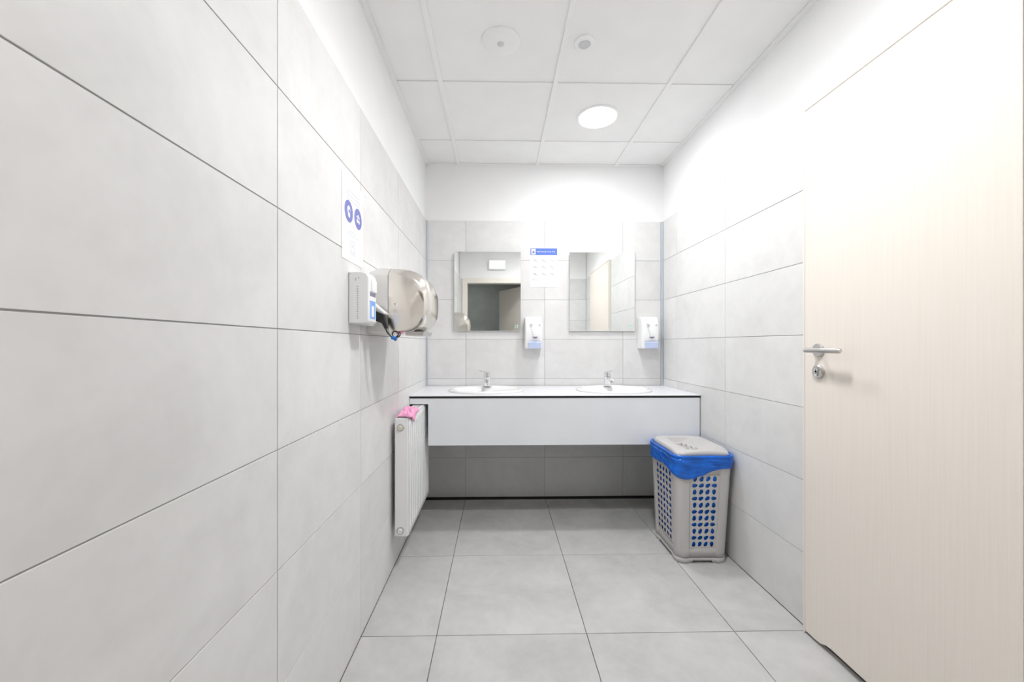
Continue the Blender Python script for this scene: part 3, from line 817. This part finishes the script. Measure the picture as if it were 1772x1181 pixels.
# ------------------------------------------------------------------ waste basket with lid and blue liner
BX0, BX1, BY0, BY1, BH = .950, 1.214, 2.088, 2.412, .560      # foot print
TX0, TX1, TY0, TY1 = .936, 1.240, 2.066, 2.440                # at the rim
def bpt(u, v, h):
    """point inside the tapering basket: u, v in -1..1 across and along, h = height"""
    q = h / BH
    x0 = BX0 + (TX0 - BX0) * q; x1 = BX1 + (TX1 - BX1) * q; y0 = BY0 + (TY0 - BY0) * q; y1 = BY1 + (TY1 - BY1) * q
    return ((x0 + x1) / 2 + u * (x1 - x0) / 2, (y0 + y1) / 2 + v * (y1 - y0) / 2, h)
wbk = thing('waste_basket', 'grey plastic perforated basket with lid standing beside the counter', 'basket', (1.08, 2.25, 0))
HZ0, HZ1 = .085, .470        # perforated zone
cu, cv = .56, .66            # half-widths of the flat panels
def bring(h, ex=0.0, n=7, panels=True):
    """outline of the basket at height h with rounded corner posts and slightly recessed flat panels"""
    P = []
    q = h / BH
    wx = ((BX1 - BX0) * (1 - q) + (TX1 - TX0) * q) / 2; wy = ((BY1 - BY0) * (1 - q) + (TY1 - TY0) * q) / 2
    r = .040; rec = .004 if panels else 0
    cxy = bpt(0, 0, h)
    for sx, sy, a0 in ((1, 1, 0), (-1, 1, 90), (-1, -1, 180), (1, -1, 270)):
        pts = []
        for k in range(n + 1):
            a = math.radians(a0 + 90 * k / n)
            pts.append((cxy[0] + sx * (wx - r) + (r + ex) * math.cos(a), cxy[1] + sy * (wy - r) + (r + ex) * math.sin(a)))
        # post ends, then the step back to the panel
        if sx * sy > 0:   # enters along x side, leaves along y side
            e0 = (cxy[0] + sx * (wx + ex), cxy[1] + sy * cv * wy); e0b = (cxy[0] + sx * (wx + ex - rec), cxy[1] + sy * (cv - .02) * wy)
            e1 = (cxy[0] + sx * cu * wx, cxy[1] + sy * (wy + ex)); e1b = (cxy[0] + sx * (cu - .03) * wx, cxy[1] + sy * (wy + ex - rec))
        else:
            e0 = (cxy[0] + sx * cu * wx, cxy[1] + sy * (wy + ex)); e0b = (cxy[0] + sx * (cu - .03) * wx, cxy[1] + sy * (wy + ex - rec))
            e1 = (cxy[0] + sx * (wx + ex), cxy[1] + sy * cv * wy); e1b = (cxy[0] + sx * (wx + ex - rec), cxy[1] + sy * (cv - .02) * wy)
        P += [e0b, e0] + pts + [e1, e1b]
    return [(p[0], p[1], h) for p in P]
hs = [.030, .060, HZ0, .20, .33, HZ1, .520, BH]
rings = [bring(h) for h in hs]
nR = len(rings[0]); seg = nR // 4
V = [p for r in rings for p in r]; F = []
for i in range(len(hs) - 1):
    for j in range(nR):
        k = (j + 1) % nR
        flat = (j % seg == seg - 1)
        if flat and hs[i] >= HZ0 - 1e-6 and hs[i + 1] <= HZ1 + 1e-6: continue   # perforated panels go here
        F.append((i * nR + j, i * nR + k, (i + 1) * nR + k, (i + 1) * nR + j))
body = build('body', V, F, 'bin', wbk, smooth=True, angle=40)
md = body.modifiers.new('thickness', 'SOLIDIFY'); md.thickness = .0022; md.offset = -1
# perforated panels: each cell is a ring of quads around a drop-shaped hole
def perforated(j, cols, rws, seed):
    rnd = random.Random(seed)
    k = (j + 1) % nR
    def at(s, h):
        ra = bring(h); a, b = Vector(ra[j]), Vector(ra[k]); return a.lerp(b, s)
    V, F = [], []; ms = .055
    def quad(s0, s1, h0, h1):
        n = len(V); V.extend([tuple(at(s0, h0)), tuple(at(s1, h0)), tuple(at(s1, h1)), tuple(at(s0, h1))]); F.append((n, n + 1, n + 2, n + 3))
    m0, m1 = ms, 1 - ms
    quad(0, m0, HZ0, HZ1); quad(m1, 1, HZ0, HZ1)
    dh = (HZ1 - HZ0) / rws; ds = (m1 - m0) / cols
    for r in range(rws):
        for c in range(cols):
            s0, h0 = m0 + c * ds, HZ0 + r * dh
            kind = (r + 2 * c) % 4
            phi = [PI / 2, 0, -PI / 2, PI][kind] + (.5 if c in (1, 2) else 0) * (1 if r % 2 else -1)
            n = len(V)
            O = [(1, 0), (1, 1), (0, 1), (-1, 1), (-1, 0), (-1, -1), (0, -1), (1, -1)]
            H = []
            for q in range(16):
                a = 2 * PI * q / 16
                # drop: pointed towards phi, round on the other side
                d = (a - phi + PI) % (2 * PI) - PI
                rr = .68 + .46 * max(0, 1 - abs(d) / 1.2) ** 1.7 - .10 * max(0, math.cos(d - 1.9 * (1 if (r + c) % 2 else -1)))
                H.append((rr * math.cos(a) - .18 * math.cos(phi), rr * math.sin(a) - .18 * math.sin(phi)))
            O16 = []
            for q in range(8):
                a, b = O[q], O[(q + 1) % 8]; O16 += [a, ((a[0] + b[0]) / 2, (a[1] + b[1]) / 2)]
            for p in O16: V.append(tuple(at(s0 + ds * (p[0] + 1) / 2, h0 + dh * (p[1] + 1) / 2)))
            for p in H: V.append(tuple(at(s0 + ds * (max(-.93, min(.93, p[0])) + 1) / 2, h0 + dh * (max(-.9, min(.9, p[1])) + 1) / 2)))
            for q in range(16):
                w_ = (q + 1) % 16; F.append((n + q, n + w_, n + 16 + w_, n + 16 + q))
    o = build('perforated_panel', V, F, 'bin', wbk)
    bm = bmesh.new(); bm.from_mesh(o.data)
    bmesh.ops.remove_doubles(bm, verts=bm.verts, dist=1e-5); bmesh.ops.recalc_face_normals(bm, faces=bm.faces)
    bm.to_mesh(o.data); bm.free()
    md = o.modifiers.new('thickness', 'SOLIDIFY'); md.thickness = .0025; md.offset = 0
perforated(seg - 1, 4, 11, 1); perforated(2 * seg - 1, 5, 11, 2); perforated(3 * seg - 1, 4, 11, 3); perforated(4 * seg - 1, 5, 11, 4)
# base band with cut-outs between four corner feet
r0 = bring(.0292, ex=.0015); r1 = bring(.0, ex=.0005)
V = []; F = []
def dense(r):
    """same outline with extra points along the flat panels, so that the cut-out can be stepped"""
    out = []
    for j in range(nR):
        a, b = Vector(r[j]), Vector(r[(j + 1) % nR]); out.append((a, 0))
        if j % seg == seg - 1: out += [(a.lerp(b, q), l) for q, l in ((.10, 0), (.13, 1), (.87, 1), (.90, 0))]
    return out
d0, d1_ = dense(r0), dense(r1); nD = len(d0)
V = [(p.x, p.y, .014 if l else 0.0005) for p, l in d1_] + [(p.x, p.y, .0285) for p, l in d0]
for j in range(nD):
    k = (j + 1) % nD; F.append((j, k, nD + k, nD + j))
o = build('base_band', V, F, 'bin', wbk, smooth=True, angle=40)
md = o.modifiers.new('thickness', 'SOLIDIFY'); md.thickness = .003; md.offset = 0
build('floor_plate', [(p[0], p[1], .020) for p in bring(.02, ex=-.008)], [tuple(range(nR))], 'bin', wbk)

# lid: gently raised surface with a shallow scoop and a perforated plate
lid_x0, lid_x1, lid_y0, lid_y1 = TX0 + .002, TX1 - .001, TY0 + .002, TY1 - .001
lcx, lcy, lwx, lwy = (lid_x0 + lid_x1) / 2, (lid_y0 + lid_y1) / 2, (lid_x1 - lid_x0) / 2, (lid_y1 - lid_y0) / 2
LZ = .575
def sstep(a, b, x):
    t_ = max(0.0, min(1.0, (x - a) / (b - a))); return t_ * t_ * (3 - 2 * t_)
def lidz(u, v):
    du, dv = 1 - abs(u), 1 - abs(v)
    h = .026 * sstep(0, .07 if u < 0 else .05, du) * sstep(0, .05 if v < 0 else .10, dv)
    if v < -.4: h *= 1 - .60 * u * u * sstep(-.4, -1, v)          # the front edge is arched
    scoop = sstep(-.56, -.46, u) * (1 - sstep(.05, .98, u)) * sstep(-.93, -.50, v) * (1 - sstep(.66, .82, v))
    return LZ + h - (.010 + .024 * sstep(-.9, .6, v)) * scoop
NU, NV = 50, 62
def lidpos(u, v):
    # round the corners of the square parameter domain
    n = 7.0
    s = (abs(u) ** n + abs(v) ** n) ** (1 / n) if (u or v) else 0
    m_ = max(abs(u), abs(v))
    k = m_ / s if s else 1
    return lcx + u * k * lwx, lcy + v * k * lwy
V, F = [], []
for j in range(NV + 1):
    for i in range(NU + 1):
        u, v = -1 + 2 * i / NU, -1 + 2 * j / NV
        x, y = lidpos(u, v); V.append((x, y, lidz(u, v)))
skip = set()
for r in range(4):
    for c in range(7):
        ii, jj = 13 + r * 4 + (c % 2), 15 + c * 5 + (r % 2)
        drop = ((0, 0), (1, 0), (0, 1), (1, 1), (0, 2), (1, 2), (1, 3)) if (r + c) % 2 else ((0, 0), (0, 1), (1, 1), (0, 2), (1, 2), (2, 1), (2, 2))
        for q in drop: skip.add((ii + q[0], jj + q[1]))
for j in range(NV):
    for i in range(NU):
        if (i, j) in skip: continue
        a = j * (NU + 1) + i; F.append((a, a + 1, a + NU + 2, a + NU + 1))
lid = build('lid', V, F, 'bin', wbk, smooth=True, angle=60)
md = lid.modifiers.new('thickness', 'SOLIDIFY'); md.thickness = .0022; md.offset = -1

# blue liner: cuff folded over the rim and bag hanging inside
lin = thing('bin_liner', 'bright blue plastic bag folded over the rim of the waste basket', 'bag', (1.08, 2.25, .50))
rings = []
N0 = nR
def ringpts(h, ex, n=150):
    P = [Vector(p) for p in bring(min(h, BH), ex=0, panels=False)]
    L = [0]
    for i in range(len(P)): L.append(L[-1] + (P[(i + 1) % len(P)] - P[i]).length)
    out = []
    for q in range(n):
        d = L[-1] * q / n; i = 0
        while L[i + 1] < d: i += 1
        a, b = P[i], P[(i + 1) % len(P)]; tt = (d - L[i]) / max(1e-9, L[i + 1] - L[i]); p = a.lerp(b, tt); tg = (b - a).normalized()
        out.append((p, Vector((tg.y, -tg.x, 0)), q / n))
    return out
C0 = bpt(0, 0, .5)
levels = [(.570, -.006), (.577, .002), (.578, .008), (.573, .0115), (.565, .0110), (.5605, .0075)] + [(.5555 - .0058 * q, .0070 + .0012 * (q % 3 == 1)) for q in range(12)] + [(.486, .0030)]
for li, (h, ex) in enumerate(levels):
    ring = []
    for p, nrm, s in ringpts(min(h, BH), 0):
        a = s * 2 * PI
        # lower edge dips at the front-left corner, pulled up at the front right
        ang = math.atan2(p.y - C0[1], p.x - C0[0])
        dip = 0
        if h < .56:
            f_ = (.562 - h) / (.562 - .486)
            dip = f_ * (-.030 * math.exp(-((ang + 2.15) / .42) ** 2) + .022 * math.exp(-((ang + 1.10) / .35) ** 2) - .006 * math.sin(3 * ang + .4))
            wr_ = .0030 + noise.noise(Vector((ang * 1.6, h * 75 + ang * 3.5, 2.0))) * .0075 + noise.noise(Vector((ang * 4, h * 150 - ang * 5, 4.0))) * .0040
        else:
            wr_ = noise.noise(Vector((math.cos(ang) * 9, math.sin(ang) * 9, h * 8))) * .0015
        e = ex + max(-.002, wr_) if li > 2 else ex
        if p.x > TX1 - .03: e = min(e, .012)
        ring.append((p.x + nrm.x * e, p.y + nrm.y * e, h + dip))
    rings.append(ring)
v, f = loft(rings, cap0=False, cap1=False)
o = build('cuff', v, f, 'liner', lin, smooth=True, angle=70)
rings = []
for h, ins in ((.565, .006), (.50, .008), (.40, .010), (.28, .013), (.16, .012), (.07, .012), (.045, .030)):
    ring = []
    for p, nrm, s in ringpts(h, 0, 120):
        ang = s * 2 * PI
        e = -ins + .003 * noise.noise(Vector((math.cos(ang) * 6, math.sin(ang) * 6, h * 12)))
        ring.append((p.x + nrm.x * e, p.y + nrm.y * e, h))
    rings.append(ring)
v, f = loft(rings, cap0=False, cap1=True)
build('hanging_bag', v, f, 'liner', lin, smooth=True, angle=70)
